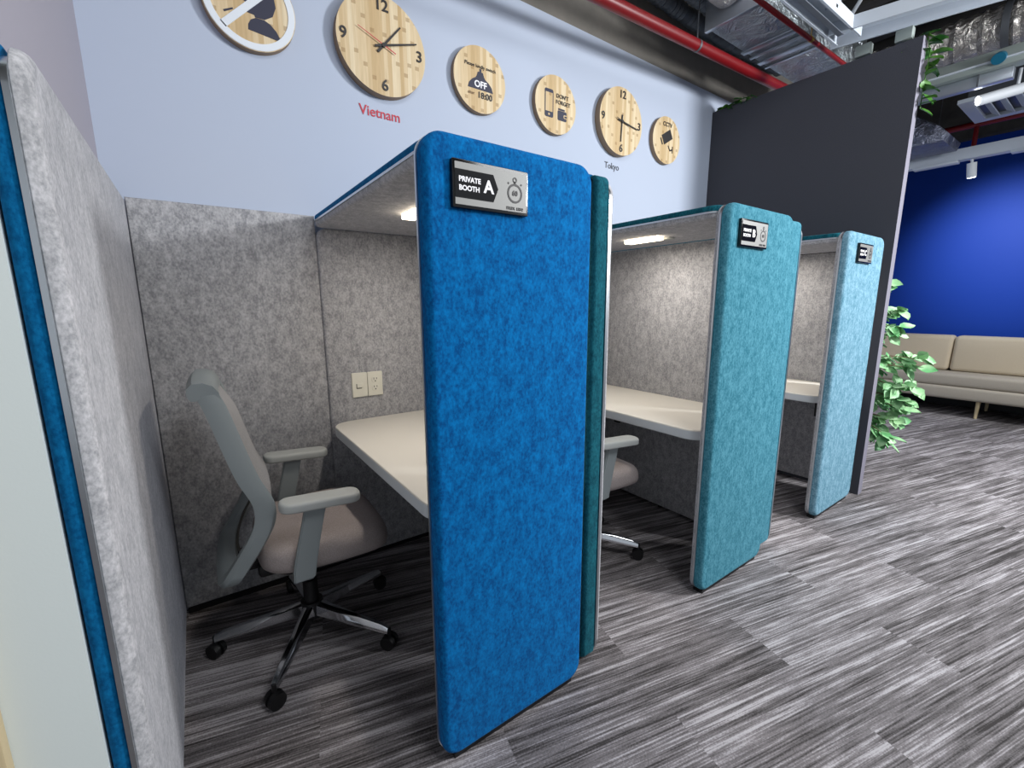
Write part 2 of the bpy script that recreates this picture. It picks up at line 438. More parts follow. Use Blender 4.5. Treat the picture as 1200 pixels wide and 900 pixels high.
# ------------------------------------------------------------------ booth signs
def make_sign(k, letter, label):
    X = k*PER; y = -1.2705
    t = thing('booth_sign', label, 'sign', (X+.172, y, 1.58), 0, 'signs on the booth panels')
    w, h = .216, .106
    obj('sign_frame', prism(bmesh.new(), shift(rrect(w, h, .003), -w/2, -h/2), 0, -.011, 'y', 0, .001), M['blackgloss'], t)
    pl = obj('steel_plate', prism(bmesh.new(), shift(rrect(w-.012, h-.014, .001), -w/2+.006, -h/2+.007), -.011, -.0125, 'y'), M['plate'], t)
    x0 = -w/2+.006
    arrow = [(x0, -.031), (x0+.104, -.031), (x0+.118, 0), (x0+.104, .031), (x0, .031)]
    flat(arrow, M['blackgloss'], 'black_arrow', t, -.0125, -.0132)
    yt = -.0136
    tx = text_obj('lettering', 'PRIVATE', .0158, M['whitelet'], x0+.009, .0095, yt, t, .0005, .0004, 'LEFT', 1.0)
    text_obj('lettering', 'BOOTH', .0158, M['whitelet'], x0+.009, -.0095, yt, t, .0005, .0004, 'LEFT', 1.0)
    text_obj('booth_letter', letter, .040, M['whitelet'], x0+.0905, .0, yt, t, .0012, .0004)
    sx, sz = .066, -.003
    bm = ringprism(bmesh.new(), sx, sz, .018, .0228, -.0125, -.0132, 36)
    ringprism(bm, sx, sz+.0315, .0036, .0066, -.0125, -.0132, 20)
    prism(bm, [(sx-.003, sz+.022), (sx+.003, sz+.022), (sx+.003, sz+.027), (sx-.003, sz+.027)], -.0125, -.0132, 'y')
    for s in (-1, 1):
        c = Vector((sx+s*.0195, sz+.0225)); 
        prism(bm, [(c.x+.0026*math.cos(a*PI/4), c.y+.0026*math.sin(a*PI/4)) for a in range(8)], -.0125, -.0132, 'y')
    obj('stopwatch_symbol', bm, M['inkblack'], t, smooth=False)
    text_obj('lettering', '60', .0165, M['inkblack'], sx, sz, -.0131, t, .0006, .0004)
    text_obj('lettering', 'max use', .0155, M['inkblack'], sx, -.0375, -.0131, t, .0001, .0004)
    return t
M['plate'] = plain('brushed_plate', (132, 132, 130), .5, .35)
make_sign(0, 'A', 'black framed steel sign lettered A on the bright blue panel')
make_sign(1, 'B', 'black framed steel sign lettered B on the middle teal panel')
make_sign(2, 'C', 'black framed steel sign lettered C on the farthest pale teal panel')

# ------------------------------------------------------------------ wall outlet in the first booth
t = thing('wall_outlet', 'ivory double wall plate with switch and sockets above white desk', 'outlet', (.216, -.0625, .919))
obj('plate', prism(bmesh.new(), shift(rrect(.074, .12, .004), -.075, -.06), 0, -.008, 'y', 0, .003), M['ivory'], t)
obj('plate', prism(bmesh.new(), shift(rrect(.074, .12, .004), .001, -.06), 0, -.009, 'y', 0, .003), M['ivory'], t)
bm = prism(bmesh.new(), shift(rrect(.03, .02, .002), -.053, -.012), -.008, -.0105, 'y', 0, .001)
obj('data_port', bm, M['ivory'], t)
bm = bmesh.new(); rawbox(bm, (-.053, -.0112, -.017), (-.03, -.008, -.0145)); rawbox(bm, (-.055, -.0112, -.017), (-.053, -.008, .006))
obj('port_slot', bm, M['socket'], t)
for z in (.02, -.02):
    bm = bmesh.new()
    s = obj('socket', prism(bm, shift(rrect(.036, .032, .012), .02, z-.016), -.009, -.0105, 'y', 0, .001), M['ivory'], t)
    bm = bmesh.new()
    obj('slot', box((.030, -.0112, z+.001), (.0325, -.0104, z+.010)), M['socket'], s); obj('slot', box((.0435, -.0112, z+.001), (.046, -.0104, z+.010)), M['socket'], s)
    obj('slot', disc_prism(bmesh.new(), .038, z-.007, .0032, -.0104, -.0112, 12), M['socket'], s)

# ------------------------------------------------------------------ office chairs
def make_chair(loc, rz, label):
    t = thing('office_chair', label, 'chair', loc, rz, 'grey office chairs in the booths')
    # seat cushion
    bm = bmesh.new()
    pts = []
    for (x, y) in [(-.165, -.15), (-.145, -.20), (-.09, -.235), (.05, -.248), (.19, -.245), (.245, -.215), (.272, -.15), (.28, 0), (.272, .15), (.245, .215), (.19, .245), (.05, .248), (-.09, .235), (-.145, .20), (-.165, .15), (-.172, 0)]:
        pts.append((x, y))
    # smooth the outline once
    def cc(p):
        q = []
        for i in range(len(p)):
            a = p[i]; b = p[(i+1) % len(p)]
            q += [(a[0]*.75+b[0]*.25, a[1]*.75+b[1]*.25), (a[0]*.25+b[0]*.75, a[1]*.25+b[1]*.75)]
        return q
    pts = cc(cc(pts))
    rings = []
    prof = [(.012, .412), (0.0, .424), (-.004, .44), (-.002, .462), (.006, .480), (.02, .493), (.05, .503), (.11, .507), (.17, .505)]
    def inset(p, d):
        L = math.hypot(p[0]-.02, p[1]); f = max(.03, (L-d)/L); return (.02+(p[0]-.02)*f, p[1]*f)
    for d, z in prof:
        ring = []
        for p in pts:
            q = inset(p, d)
            dz = -.022*max(0, (q[0]-.14)/.14)**2 + .010*abs(q[1]/.25)**2*(1 if z > .46 else 0) + .008*max(0, (-q[0]-.05)/.17)
            ring.append(bm.verts.new((q[0], q[1], z+dz)))
        rings.append(ring)
    n = len(pts)
    for a, b in zip(rings, rings[1:]):
        for i in range(n): bm.faces.new((a[i], a[(i+1) % n], b[(i+1) % n], b[i]))
    bm.faces.new(rings[0]); bm.faces.new(rings[-1])
    obj('seat', bm, M['seat'], t)
    obj('seat_pan', prism(bmesh.new(), [inset(p, .045) for p in pts], .385, .413, 'z', .01, 0), M['black'], t)
    # back: spine curve u(z) shared by frame and mesh
    key = [(.395, -.245), (.43, -.232), (.50, -.188), (.56, -.152), (.61, -.128), (.66, -.122), (.70, -.130), (.76, -.158), (.82, -.175), (.88, -.190), (.95, -.207), (1.0, -.220), (1.035, -.231), (1.06, -.246), (1.075, -.262)]
    def ux(z):
        for (z0, u0), (z1, u1) in zip(key, key[1:]):
            if z <= z1: 
                f = (z-z0)/(z1-z0); return u0+(u1-u0)*f
        return key[-1][1]
    def uxs(z): return sum(ux(min(1.075, max(.395, z+d))) for d in (-.02, -.01, 0, .01, .02))/5 if z < 1.05 else ux(z)
    wk = [(.395, .16), (.42, .195), (.46, .218), (.52, .230), (.60, .236), (.70, .238), (.80, .226), (.90, .210), (1.0, .195), (1.075, .186)]
    def hw(z):
        for (z0, u0), (z1, u1) in zip(wk, wk[1:]):
            if z <= z1: return u0+(u1-u0)*(z-z0)/(z1-z0)
        return wk[-1][1]
    def bow(z, v):  # the back wraps forward at its sides
        return .012*(v/.24)**2
    # outer frame: band of width along both sides, joined at the bottom
    def shell(u_grid, thick, name, m, par):
        bm = bmesh.new()
        for s in (0, 1):
            pass
        bulge = lambda v, z: .034*(1-min(1, abs(v)/(hw(z)*.985))**2.5)*min(1, max(0, (1.06-z)/.1))*min(1, .35+max(0, (z-.66)/.08))
        F = [[bm.verts.new(Vector((uxs(z)+bow(z, v)-.012+bulge(v, z), v, z)) + Vector((thick/2, 0, 0))) for (v, z) in row] for row in u_grid]
        B = [[bm.verts.new(Vector((uxs(z)+bow(z, v)-.012+bulge(v, z), v, z)) - Vector((thick/2, 0, thick*.25))) for (v, z) in row] for row in u_grid]
        nr, nc = len(u_grid), len(u_grid[0])
        for i in range(nr-1):
            for j in range(nc-1):
                bm.faces.new((F[i][j], F[i+1][j], F[i+1][j+1], F[i][j+1]))
                bm.faces.new((B[i][j], B[i][j+1], B[i+1][j+1], B[i+1][j]))
        for i in range(nr-1):
            for j in (0, nc-1): bm.faces.new((F[i][j], B[i][j], B[i+1][j], F[i+1][j]))
        for j in range(nc-1):
            for i in (0, nr-1): bm.faces.new((F[i][j], F[i][j+1], B[i][j+1], B[i][j]))
        bmesh.ops.recalc_face_normals(bm, faces=bm.faces)
        return bm
    zs = [.66+(1.075-.66)*i/22 for i in range(23)]
    rows = [[(hw(z)*.985*(j/10-1), z) for j in range(21)] for z in zs]
    bk = obj('backrest', shell(rows, .022, 'b', None, None), M['mesh'], t)
    # frame loop: swept ribbon following the outline  (v, z)
    loop = []
    for i in range(30): z = 1.05-(1.05-.46)*i/29; loop.append((hw(z), z))
    for a in range(1, 12):
        th = a/12*PI/2; loop.append((.128+.09*math.cos(th), .46-.067*math.sin(th)))
    half = loop[:]
    full = half + [(-v, z) for v, z in reversed(half)]
    full.insert(len(half), (0, .393))
    def ribbon(path, wid_f, th, off=0.0):
        bm = bmesh.new(); R = []
        m_ = len(path)
        for i, (v, z) in enumerate(path):
            a = Vector(path[max(0, i-1)]); b = Vector(path[min(m_-1, i+1)])
            d = (b-a).normalized(); nrm = Vector((-d.y, d.x))     # points inward for this direction
            if nrm.dot(Vector((-v, .62-z))) < 0 and abs(v) > .02: nrm = -nrm
            if abs(v) <= .02: nrm = Vector((0, 1))
            w = wid_f(z)
            sec = []
            for (q, e) in ((0, -.5), (0, .5), (.25, .8), (.75, .7), (1, .3), (1, -.3), (.75, -.8), (.25, -.9)):
                vv = v+nrm.x*w*q; zz = z+nrm.y*w*q
                sec.append(bm.verts.new((uxs(z)+(uxs(zz)-uxs(z))*.9+bow(zz, vv)-.014+off+e*th, vv, zz)))
            R.append(sec)
        for A, B_ in zip(R, R[1:]):
            for q in range(8): bm.faces.new((A[q], A[(q+1) % 8], B_[(q+1) % 8], B_[q]))
        bm.faces.new(R[0]); bm.faces.new(R[-1])
        return bm
    fr = obj('back_frame', ribbon(full, lambda z: .014 if z > .72 else (.014+(.72-z)/.2*.042 if z > .52 else .056), .036, -.006), M['frame_grey'], bk)
    # top roll and dark rim of the lumbar opening
    bm = bmesh.new()
    rowt = []
    for j in range(13):
        v = .190*(j/6-1); e = .005*(1-(v/.190)**2)
        rowt.append((v, e))
    secs = []
    for v, e in rowt:
        sec = []
        for (du, dz) in ((-.219, 1.02), (-.225, 1.048), (-.238, 1.068+e), (-.262, 1.079+e), (-.288, 1.078+e), (-.303, 1.064), (-.304, 1.044), (-.296, 1.028), (-.282, 1.026), (-.262, 1.04), (-.246, 1.036), (-.236, 1.018)):
            sec.append(bm.verts.new((du+bow(1.05, v)*.6, v, dz)))
        secs.append(sec)
    for A, B_ in zip(secs, secs[1:]):
        for q in range(12): bm.faces.new((A[q], A[(q+1) % 12], B_[(q+1) % 12], B_[q]))
    bm.faces.new(secs[0]); bm.faces.new(secs[-1])
    obj('top_rail', bm, M['frame_grey'], bk)
    inner = []
    for i in range(10): z = .655-(.655-.52)*i/9; inner.append((hw(z)-.058, z))
    for a in range(1, 9):
        th = a/9*PI/2; inner.append(((hw(.52)-.058)*math.cos(th), .52-.055*math.sin(th)))
    inn = inner + [(0, .464)] + [(-v, z) for v, z in reversed(inner)]
    tp = [Vector((uxs(z)+bow(z, v)-.012, v, z)) for v, z in inn]
    obj('lumbar_rim', tube(bmesh.new(), tp, .0045, 8), M['socket'], bk)
    bm = bmesh.new()
    rawbox(bm, (-.195, -.2, .60), (-.17, .2, .665), .006)
    lum = obj('lumbar_bar', bm, M['frame_grey'], bk); lum.location = (.045, 0, .0)
    # arms
    for s in (-1, 1):
        bm = prism(bmesh.new(), shift(rrect(.25, .082, .036), -.101, -.041), .655, .688, 'z', .008, .012, 4)
        for v in bm.verts: v.co.y += s*.27; v.co.z -= .007*(v.co.x/.13)
        a = obj('armrest', bm, M['arm_grey'], t)
        bm = bmesh.new()
        y0 = s*.262
        prof2 = [((-.078, .398), (-.012, .402)), ((-.074, .45), (-.004, .45)), ((-.058, .52), (.01, .52)), ((-.038, .60), (.028, .60)), ((-.024, .660), (.042, .660))]
        rings = []
        for (p, q) in prof2:
            rings.append([bm.verts.new((p[0], y0-.011, p[1])), bm.verts.new((q[0], y0-.011, q[1])), bm.verts.new((q[0], y0+.011, q[1])), bm.verts.new((p[0], y0+.011, p[1]))])
        for A, B_ in zip(rings, rings[1:]):
            for q in range(4): bm.faces.new((A[q], A[(q+1) % 4], B_[(q+1) % 4], B_[q]))
        bm.faces.new(rings[0]); bm.faces.new(rings[-1])
        bmesh.ops.recalc_face_normals(bm, faces=bm.faces)
        bmesh.ops.bevel(bm, geom=[e for e in bm.edges if e.is_manifold and e.calc_face_angle(0) > .8], offset=.004, segments=2, affect='EDGES')
        obj('arm_post', bm, M['frame_grey'], a)
        bm = bmesh.new(); rawbox(bm, (-.073, min(s*.14, s*.262), .392), (-.016, max(s*.14, s*.262), .41), .004)
        obj('arm_bracket', bm, M['frame_grey'], a)
    # mechanism and gas lift
    bm = box((-.17, -.07, .335), (.11, .07, .388), .015)
    obj('tilt_mechanism', bm, M['black'], t)
    bm = box((-.26, -.035, .36), (-.15, .035, .43), .01)
    obj('back_bracket', bm, M['black'], t)
    bm = cyl(bmesh.new(), (0, 0, .10), (0, 0, .24), .029, .027, 20); cyl(bm, (0, 0, .24), (0, 0, .34), .016, .016, 16)
    obj('gas_lift', bm, M['black'], t)
    bm = cyl(bmesh.new(), (0, 0, .088), (0, 0, .150), .047, .04, 24)
    base = obj('base_hub', bm, M['black'], t)
    # the five star legs; angles fit the photograph's casters
    for k in range(5):
        a = math.radians(-120 + 72*k)
        d = Vector((math.cos(a), math.sin(a), 0)); n_ = Vector((-d.y, d.x, 0))
        bm = bmesh.new(); R = []
        for f in (0.03, .12, .22, .31, .338):
            w = .026-.035*f if f < .32 else .013; h1 = .150-.165*f; h0 = h1-(.046-.06*f)
            if f > .32: h1 -= .006
            P = d*f
            R.append([bm.verts.new(P+n_*w+Vector((0, 0, h0))), bm.verts.new(P-n_*w+Vector((0, 0, h0))), bm.verts.new(P-n_*w*.8+Vector((0, 0, h1-.006))), bm.verts.new(P-n_*w*.45+Vector((0, 0, h1))), bm.verts.new(P+n_*w*.45+Vector((0, 0, h1))), bm.verts.new(P+n_*w*.8+Vector((0, 0, h1-.006)))])
        for A, B_ in zip(R, R[1:]):
            for q in range(6): bm.faces.new((A[q], A[(q+1) % 6], B_[(q+1) % 6], B_[q]))
        bm.faces.new(R[0]); bm.faces.new(R[-1])
        leg = obj('leg', bm, M['chrome'], t)
        # twin-wheel caster
        bm = bmesh.new()
        P = d*.338; ax = n_ if k % 2 else (n_*.8+d*.6).normalized()
        cyl(bm, P+Vector((0, 0, .05)), P+Vector((0, 0, .084)), .008)
        for s in (-1, 1):
            c = P+Vector((0, 0, .0295))
            cyl(bm, c+ax*s*.005, c+ax*s*.022, .0295, .027, 22)
        cyl(bm, P+ax*-.006+Vector((0, 0, .03)), P+ax*.006+Vector((0, 0, .03)), .02, .02, 14)
        obj('caster', bm, M['black'], leg)
    return t
CH = (-.185, -.475, 0)
chairA = make_chair(CH, math.radians(-2), 'grey office chair with mesh back and chrome base in the left booth')
def dup(root, loc, rz, label):
    r = root.copy(); C.objects.link(r); r.location = loc; r.rotation_euler = (0, 0, rz); r['label'] = label
    for ch in list(root.children):
        c = ch.copy(); C.objects.link(c); c.parent = r
        for g in list(ch.children):
            d = g.copy(); C.objects.link(d); d.parent = c
    return r
dup(chairA, (1.088, -.635, 0), math.radians(-4), 'grey office chair in the middle booth, mostly hidden behind the blue panel')

# ------------------------------------------------------------------ clocks and round signs on the white wall
FY = -.032
def board(name, label, cat, x, z, r, FY=-.032):
    t = thing(name, label, cat, (x, 0, z), 0, 'round bamboo pieces on the white wall')
    n = 72
    bm = disc_prism(bmesh.new(), 0, 0, r, -.001, FY, n)
    o = obj('bamboo_board', bm, M['bamboo'], t, mats=[M['bamboo'], M['rimwood']])
    for p in o.data.polygons:
        if abs(p.normal.y) < .5: p.material_index = 1
    return t
F0, F1 = FY, FY-.0025
def bar(p, q, w0, w1):
    p = Vector(p); q = Vector(q); d = (q-p).normalized(); n = Vector((-d.y, d.x))
    return [tuple(p+n*w0), tuple(p-n*w0), tuple(q-n*w1), tuple(q+n*w1)]
def clock(x, z, label, hour, minute, second):
    F0 = -.045; F1 = F0-.0025
    t = board('wall_clock', label, 'clock', x, z, .208, F0)
    for s, px, pz in (('12', 0, .162), ('3', .176, 0), ('6', 0, -.166), ('9', -.178, 0)):
        text_obj('numeral', s, .066, M['inkblack'], px, pz, F1, t, .0008, .0015)
    y = F0-.004
    hands = (('hour_hand', hour, .0042, M['inkblack'], .0), ('minute_hand', minute, .0036, M['inkblack'], .003))
    for name, tip, w, m, dy in hands:
        d = Vector(tip).normalized()
        flat(bar(-d*.042, tip, w*1.35, w*.75), m, name, t, y-dy, y-dy-.002)
    d = Vector(second).normalized()
    flat(bar(-d*.06, second, .0022, .0012), M['redtext'] if second[0] < 0 else M['inkblack'], 'second_hand', t, y-.006, y-.007)
    obj('hand_hub', disc_prism(bmesh.new(), 0, 0, .009, F0, y-.008, 20), M['inkblack'], t)
    return t
clock(.392, 2.472, 'large bamboo wall clock above the red Vietnam lettering', (.085, .098), (.162, .050), (-.115, .046))
clock(2.018, 2.50, 'large bamboo wall clock above the small Tokyo lettering', (-.006, -.125), (.160, -.022), (.10, -.024))

# no-talking sign
t = board('round_sign', 'bamboo sign of a crossed out talking head, cut off by the top edge', 'sign', -.137, 2.468, .163)
obj('white_ring', ringprism(bmesh.new(), 0, 0, .136, .1605, F0, F0-.003, 60), M['white'], t)
dn = Vector((math.cos(math.radians(45)), math.sin(math.radians(45))))
flat(bar(-dn*.14, dn*.14, .0125, .0125), M['white'], 'white_slash', t, F0, F0-.003)
head = []
for i in range(25):   # head with its nose to the left
    a = math.radians(-70+ i*290/24); head.append((.035+.056*math.cos(a)*(.95), .012+.066*math.sin(a)))
hp = [(.048, -.040), (.078, -.02), (.092, .015), (.088, .05), (.064, .075), (.03, .082), (-.005, .07), (-.02, .045), (-.034, .012), (-.016, .004), (-.024, -.012), (-.012, -.032), (.012, -.034), (.014, -.042)]
flat(hp, M['ink'], 'head_silhouette', t, F0, F0-.0012)
bp_ = [(-.014, -.092), (-.012, -.072), (-.002, -.054), (.016, -.043), (.046, -.042), (.068, -.052), (.088, -.072), (.098, -.092), (.10, -.104)]
flat(bp_, M['ink'], 'shoulder_silhouette', t, F0, F0-.0012)
for a, b in (((-.098, .000), (-.058, .000)), ((-.092, .045), (-.055, .03)), ((-.092, -.052), (-.06, -.034))):
    flat(bar(a, b, .0035, .0025), M['ink'], 'sound_mark', t, F0, F0-.0012)

# OFF sign
t = board('round_sign', 'bamboo sign with a dark lamp reading OFF, between two round pieces', 'sign', .922, 2.472, .160)
text_obj('lettering', 'Please kindly switch', .024, M['inkblack'], .0, .062, F1, t, 0, .0006, 'CENTER', 1.0)
lampo = [(-.078, -.052), (-.07, -.028), (-.05, -.008), (-.03, .003), (-.022, .014), (-.018, .026), (-.016, .032), (-.006, .034), (-.006, .048), (.006, .048), (.006, .034), (.016, .032), (.018, .026), (.022, .014), (.03, .003), (.05, -.008), (.07, -.028), (.078, -.052)]
lampo = [(x*1.0, z*1.0+.004) for x, z in lampo]
flat(lampo, M['ink'], 'lamp_symbol', t, F0, F0-.0014)
text_obj('lettering', 'OFF', .044, M['whitelet'], .0, -.024, F0-.0018, t, .0011, .0006)
text_obj('lettering', 'after', .022, M['faint'], -.058, -.072, F1, t, 0, .0006)
text_obj('lettering', '18:00', .042, M['inkblack'], .026, -.075, F1, t, .0007, .0006)

# DON'T FORGET sign
t = board('round_sign', "bamboo sign with a phone and wallet reading DON'T FORGET", 'sign', 1.452, 2.474, .160)
bm = prism(bmesh.new(), shift(rrect(.066, .152, .011), -.089, -.076), F0, F0-.0014, 'y')
ph = obj('phone_symbol', bm, M['ink'], t, smooth=False)
obj('phone_screen', prism(bmesh.new(), shift(rrect(.053, .102, .001), -.0825, -.045), F0-.0014, F0-.0018, 'y'), M['bamboo'], t, smooth=False)
obj('home_button', disc_prism(bmesh.new(), -.056, -.060, .0065, F0-.0014, F0-.0019, 20), M['bamboo'], t, smooth=False)
text_obj('lettering', "DON'T", .031, M['inkblack'], .048, .052, F1, t, .0003, .0006)
text_obj('lettering', 'FORGET', .031, M['inkblack'], .054, .018, F1, t, .0003, .0006)
flat(shift(rrect(.072, .054, .008), .012, -.078), M['ink'], 'wallet_symbol', t, F0, F0-.0014)
flat([(.016, -.022), (.016, -.012), (.066, -.012), (.070, -.017), (.066, -.022)], M['ink'], 'wallet_flap', t, F0, F0-.0014)
flat(shift(rrect(.03, .02, (.009, .001, .001, .009)), .058, -.062), M['bamboo'], 'wallet_tab', t, F0-.0014, F0-.0018)
flat(shift(rrect(.02, .01, .003), .066, -.057), M['ink'], 'wallet_clasp', t, F0-.0018, F0-.0022)

# CCTV sign
t = board('round_sign', 'bamboo sign with a security camera reading CCTV, nearest the charcoal wall', 'sign', 2.528, 2.486, .160)
text_obj('lettering', 'CCTV', .040, M['inkblack'], .0, .105, F1, t, .0008, .0006)
def rot(pts, a, cx=0, cz=0):
    return [(cx+x*math.cos(a)-z*math.sin(a), cz+x*math.sin(a)+z*math.cos(a)) for x, z in pts]
a = math.radians(30)
flat(rot([(-.052, -.034), (.060, -.034), (.060, .034), (-.052, .034)], a, .0, .022), M['inkblack'], 'camera_symbol', t, F0, F0-.0014)
flat(rot([(-.076, -.026), (-.064, -.026), (-.064, .022), (-.076, .022)], a, .0, .022), M['inkblack'], 'camera_lens_symbol', t, F0, F0-.0014)
flat(bar((.018, -.032), (.044, -.064), .005, .005), M['inkblack'], 'bracket_symbol', t, F0, F0-.0014)
flat(bar((.040, -.064), (.072, -.052), .005, .005), M['inkblack'], 'bracket_symbol', t, F0, F0-.0014)
flat(bar((.073, -.076), (.073, -.030), .005, .005), M['inkblack'], 'bracket_symbol', t, F0, F0-.0014)

tag(text_obj('wall_lettering', 'Vietnam', .061, M['redtext'], .378, 2.198, -.0015, None, .0006, .0012, 'CENTER', .98), 'red Vietnam lettering on the white wall below the large clock', 'lettering')
tag(text_obj('wall_lettering', 'Tokyo', .056, M['greytext'], 1.985, 2.226, -.0015, None, .0003, .0012, 'CENTER', .98), 'small dark Tokyo lettering on the white wall below the second clock', 'lettering')

# ------------------------------------------------------------------ lounge at the back right
t = thing('sofa', 'long cream sofa with two back cushions against the blue wall', 'sofa', (0, 0, 0))
S0, S1 = -2.75, -.12
obj('seat_base', box((6.60, S0, .345), (7.32, S1, .485), .035, 4), M['sofabase'], t)
obj('frame_rail', box((6.58, S0, .20), (7.33, S1, .345), .03, 4), M['sofabase'], t)
obj('backrest', box((7.16, S0, .345), (7.36, S1, .80), .03, 3), M['sofabase'], t)
for i in range(3):
    y1 = S1-.0-i*.875; y0 = y1-.868
    bm = box((6.93, y0, .486), (7.158, y1, .905), .045, 4)
    for v in bm.verts:   # lean the cushion back
        v.co.x += (v.co.z-.486)*.16
    obj('back_cushion', bm, M['sofa'], t)
for x in (6.68, 7.25):
    for y in (S0+.15, -1.33, S1-.15):
        obj('leg', cyl(bmesh.new(), (x-.035 if x < 7 else x+.02, y, 0), (x, y, .21), .014, .02, 12), M['pale_wood'], t)

def leaf(bm, base, d, up, L, W):
    d = d.normalized(); s = d.cross(up)
    if s.length < 1e-4: s = d.cross(Vector((1, 0, 0)))
    s.normalize(); n = s.cross(d)
    st = [(0, .02), (.25, .38), (.5, .5), (.75, .34), (1, .02)]
    mid = []; L_ = []; R_ = []
    for f, w in st:
        c = base+d*L*f - n*L*.18*f*f
        mid.append(bm.verts.new(c)); L_.append(bm.verts.new(c+s*W*w+n*W*.12)); R_.append(bm.verts.new(c-s*W*w+n*W*.12))
    for i in range(4):
        bm.faces.new((mid[i], mid[i+1], L_[i+1], L_[i])); bm.faces.new((mid[i], R_[i], R_[i+1], mid[i+1]))
t = thing('potted_fig', 'leafy green potted fig behind the charcoal wall by the cream sofa', 'plant', (3.66, -1.0, 0))
bm = bmesh.new(); prof = [(.0, .0), (.10, .0), (.115, .02), (.14, .26), (.15, .27), (.15, .29), (.132, .29), (.128, .25), (0, .25)]
n = 28; R = [[bm.verts.new((r*math.cos(2*PI*i/n), r*math.sin(2*PI*i/n), z)) for i in range(n)] for r, z in prof[1:-1]]
for A, B in zip(R, R[1:]):
    for i in range(n): bm.faces.new((A[i], A[(i+1) % n], B[(i+1) % n], B[i]))
bm.faces.new(R[0])
obj('pot', bm, M['pot'], t)
obj('soil', prism(bmesh.new(), [(.129*math.cos(2*PI*i/24), .129*math.sin(2*PI*i/24)) for i in range(24)], .24, .262, 'z'), M['soil'], t)
tr = bmesh.new(); lf = bmesh.new()
tube(tr, [(0, 0, .25), (.015, -.02, .5), (-.01, -.03, .8), (.01, -.05, 1.1), (0, -.04, 1.3)], .014, 8, lambda f: .016-.009*f)
rng = random.Random(4)
def twig(p0, p1, nl, L=.105):
    nl = int(nl*1.7)
    p0 = Vector(p0); p1 = Vector(p1); m = (p0+p1)/2+Vector((0, 0, .04))
    tube(tr, [p0, m, p1], .004, 5, lambda f: .005-.003*f)
    for i in range(nl):
        f = .25+.75*i/(nl-1); q = p0*(1-f)**2+m*2*f*(1-f)+p1*f*f
        dd = (p1-p0).normalized()*.6+Vector((rng.uniform(-.9, .9), rng.uniform(-.8, .8), rng.uniform(-.7, .25)))
        leaf(lf, q, dd, Vector((rng.uniform(-1.1, .1), rng.uniform(-1.2, -.2), .8)), L*rng.uniform(.75, 1.15), L*.68)
for (z0, dx, dy, dz, nl) in [(1.15, .0, -.21, .10, 8), (1.1, -.05, -.23, .03, 7), (.98, .02, -.22, .10, 8), (.85, .04, -.37, .06, 11), (.78, -.02, -.36, .07, 9), (.72, -.08, -.28, -.02, 10), (.62, .0, -.36, .09, 14), (.6, -.06, -.34, .01, 12), (.55, .06, -.30, -.02, 12), (.42, .0, -.30, .03, 12), (.40, -.08, -.27, -.06, 11), (.36, .02, -.24, -.08, 9), (.5, .05, -.2, -.12, 9), (1.0, .1, .15, .15, 8), (.8, .15, .1, .1, 8), (1.2, -.05, .1, .15, 8), (.6, -.14, .12, .05, 8), (1.25, .05, -.1, .2, 7)]:
    twig((0, -.03, z0), (dx, -.03+dy, z0+dz), nl)
obj('trunk', tr, M['bark'], t); obj('foliage', lf, M['leaf'], t)

# vines hanging over the top of the divider
def vine(label, pts, nl, L, seed):
    rg = random.Random(seed)
    t = thing('trailing_vine', label, 'plant', pts[0], 0)
    P = [Vector(p)-Vector(pts[0]) for p in pts]
    obj('stem', tube(bmesh.new(), P, .003, 6), M['ivy'], t)
    bm = bmesh.new()
    for i in range(nl):
        f = i/(nl-1)*(len(P)-1); k = min(int(f), len(P)-2); q = P[k].lerp(P[k+1], f-k)
        leaf(bm, q, Vector((rg.uniform(-.6, .6), rg.uniform(-1, .5), rg.uniform(-.9, .2))), Vector((rg.uniform(-.6, .2), rg.uniform(-.6, .2), 1)), L*rg.uniform(.7, 1.2), L*.75)
    obj('leaves', bm, M['ivy'], t)
vine('green vine trailing over the front top corner of the charcoal wall', [(3.19, -1.2, 2.825), (3.2, -1.29, 2.84), (3.21, -1.31, 2.74), (3.21, -1.305, 2.60), (3.215, -1.30, 2.44)], 26, .085, 3)
vine('small green vine on top of the charcoal wall where it meets the white wall', [(3.17, -.04, 2.822), (3.16, -.12, 2.835), (3.165, -.2, 2.85), (3.15, -.3, 2.84)], 18, .07, 5)

# ------------------------------------------------------------------ ceiling services
t = thing('sprinkler_pipe', 'thick red sprinkler pipe running along the top of the white wall', 'pipe')
P0, P1 = Vector((.2, -.4, 2.80)), Vector((3.9, -.4, 2.946))
obj('pipe', cyl(bmesh.new(), P0, P1, .033, .033, 20), M['red'], t)
for x in (1.0, 2.28):
    q = P0.lerp(P1, (x-P0.x)/(P1.x-P0.x))
    bm = cyl(bmesh.new(), q-Vector((.008, 0, 0)), q+Vector((.008, 0, 0)), .035, .035, 20); cyl(bm, q+Vector((0, 0, .03)), (q.x, q.y, 3.79), .004, .004, 8)
    obj('hanger', bm, M['chan'], t)
t = thing('sprinkler_pipe', 'thin red pipe beside the white cable tray', 'pipe')
q0, q1 = Vector((1.4, -.755, 2.95)), Vector((4.2, -.785, 2.96))
obj('pipe', cyl(bmesh.new(), q0, q1, .014, .014, 12), M['red'], t)
bm = cyl(bmesh.new(), (2.93, -.772, 2.956), (2.955, -.772, 2.956), .0165, .0165, 14); cyl(bm, (2.94, -.772, 2.966), (2.94, -.772, 3.79), .003, .003, 6)
obj('hanger', bm, M['brass'], t)

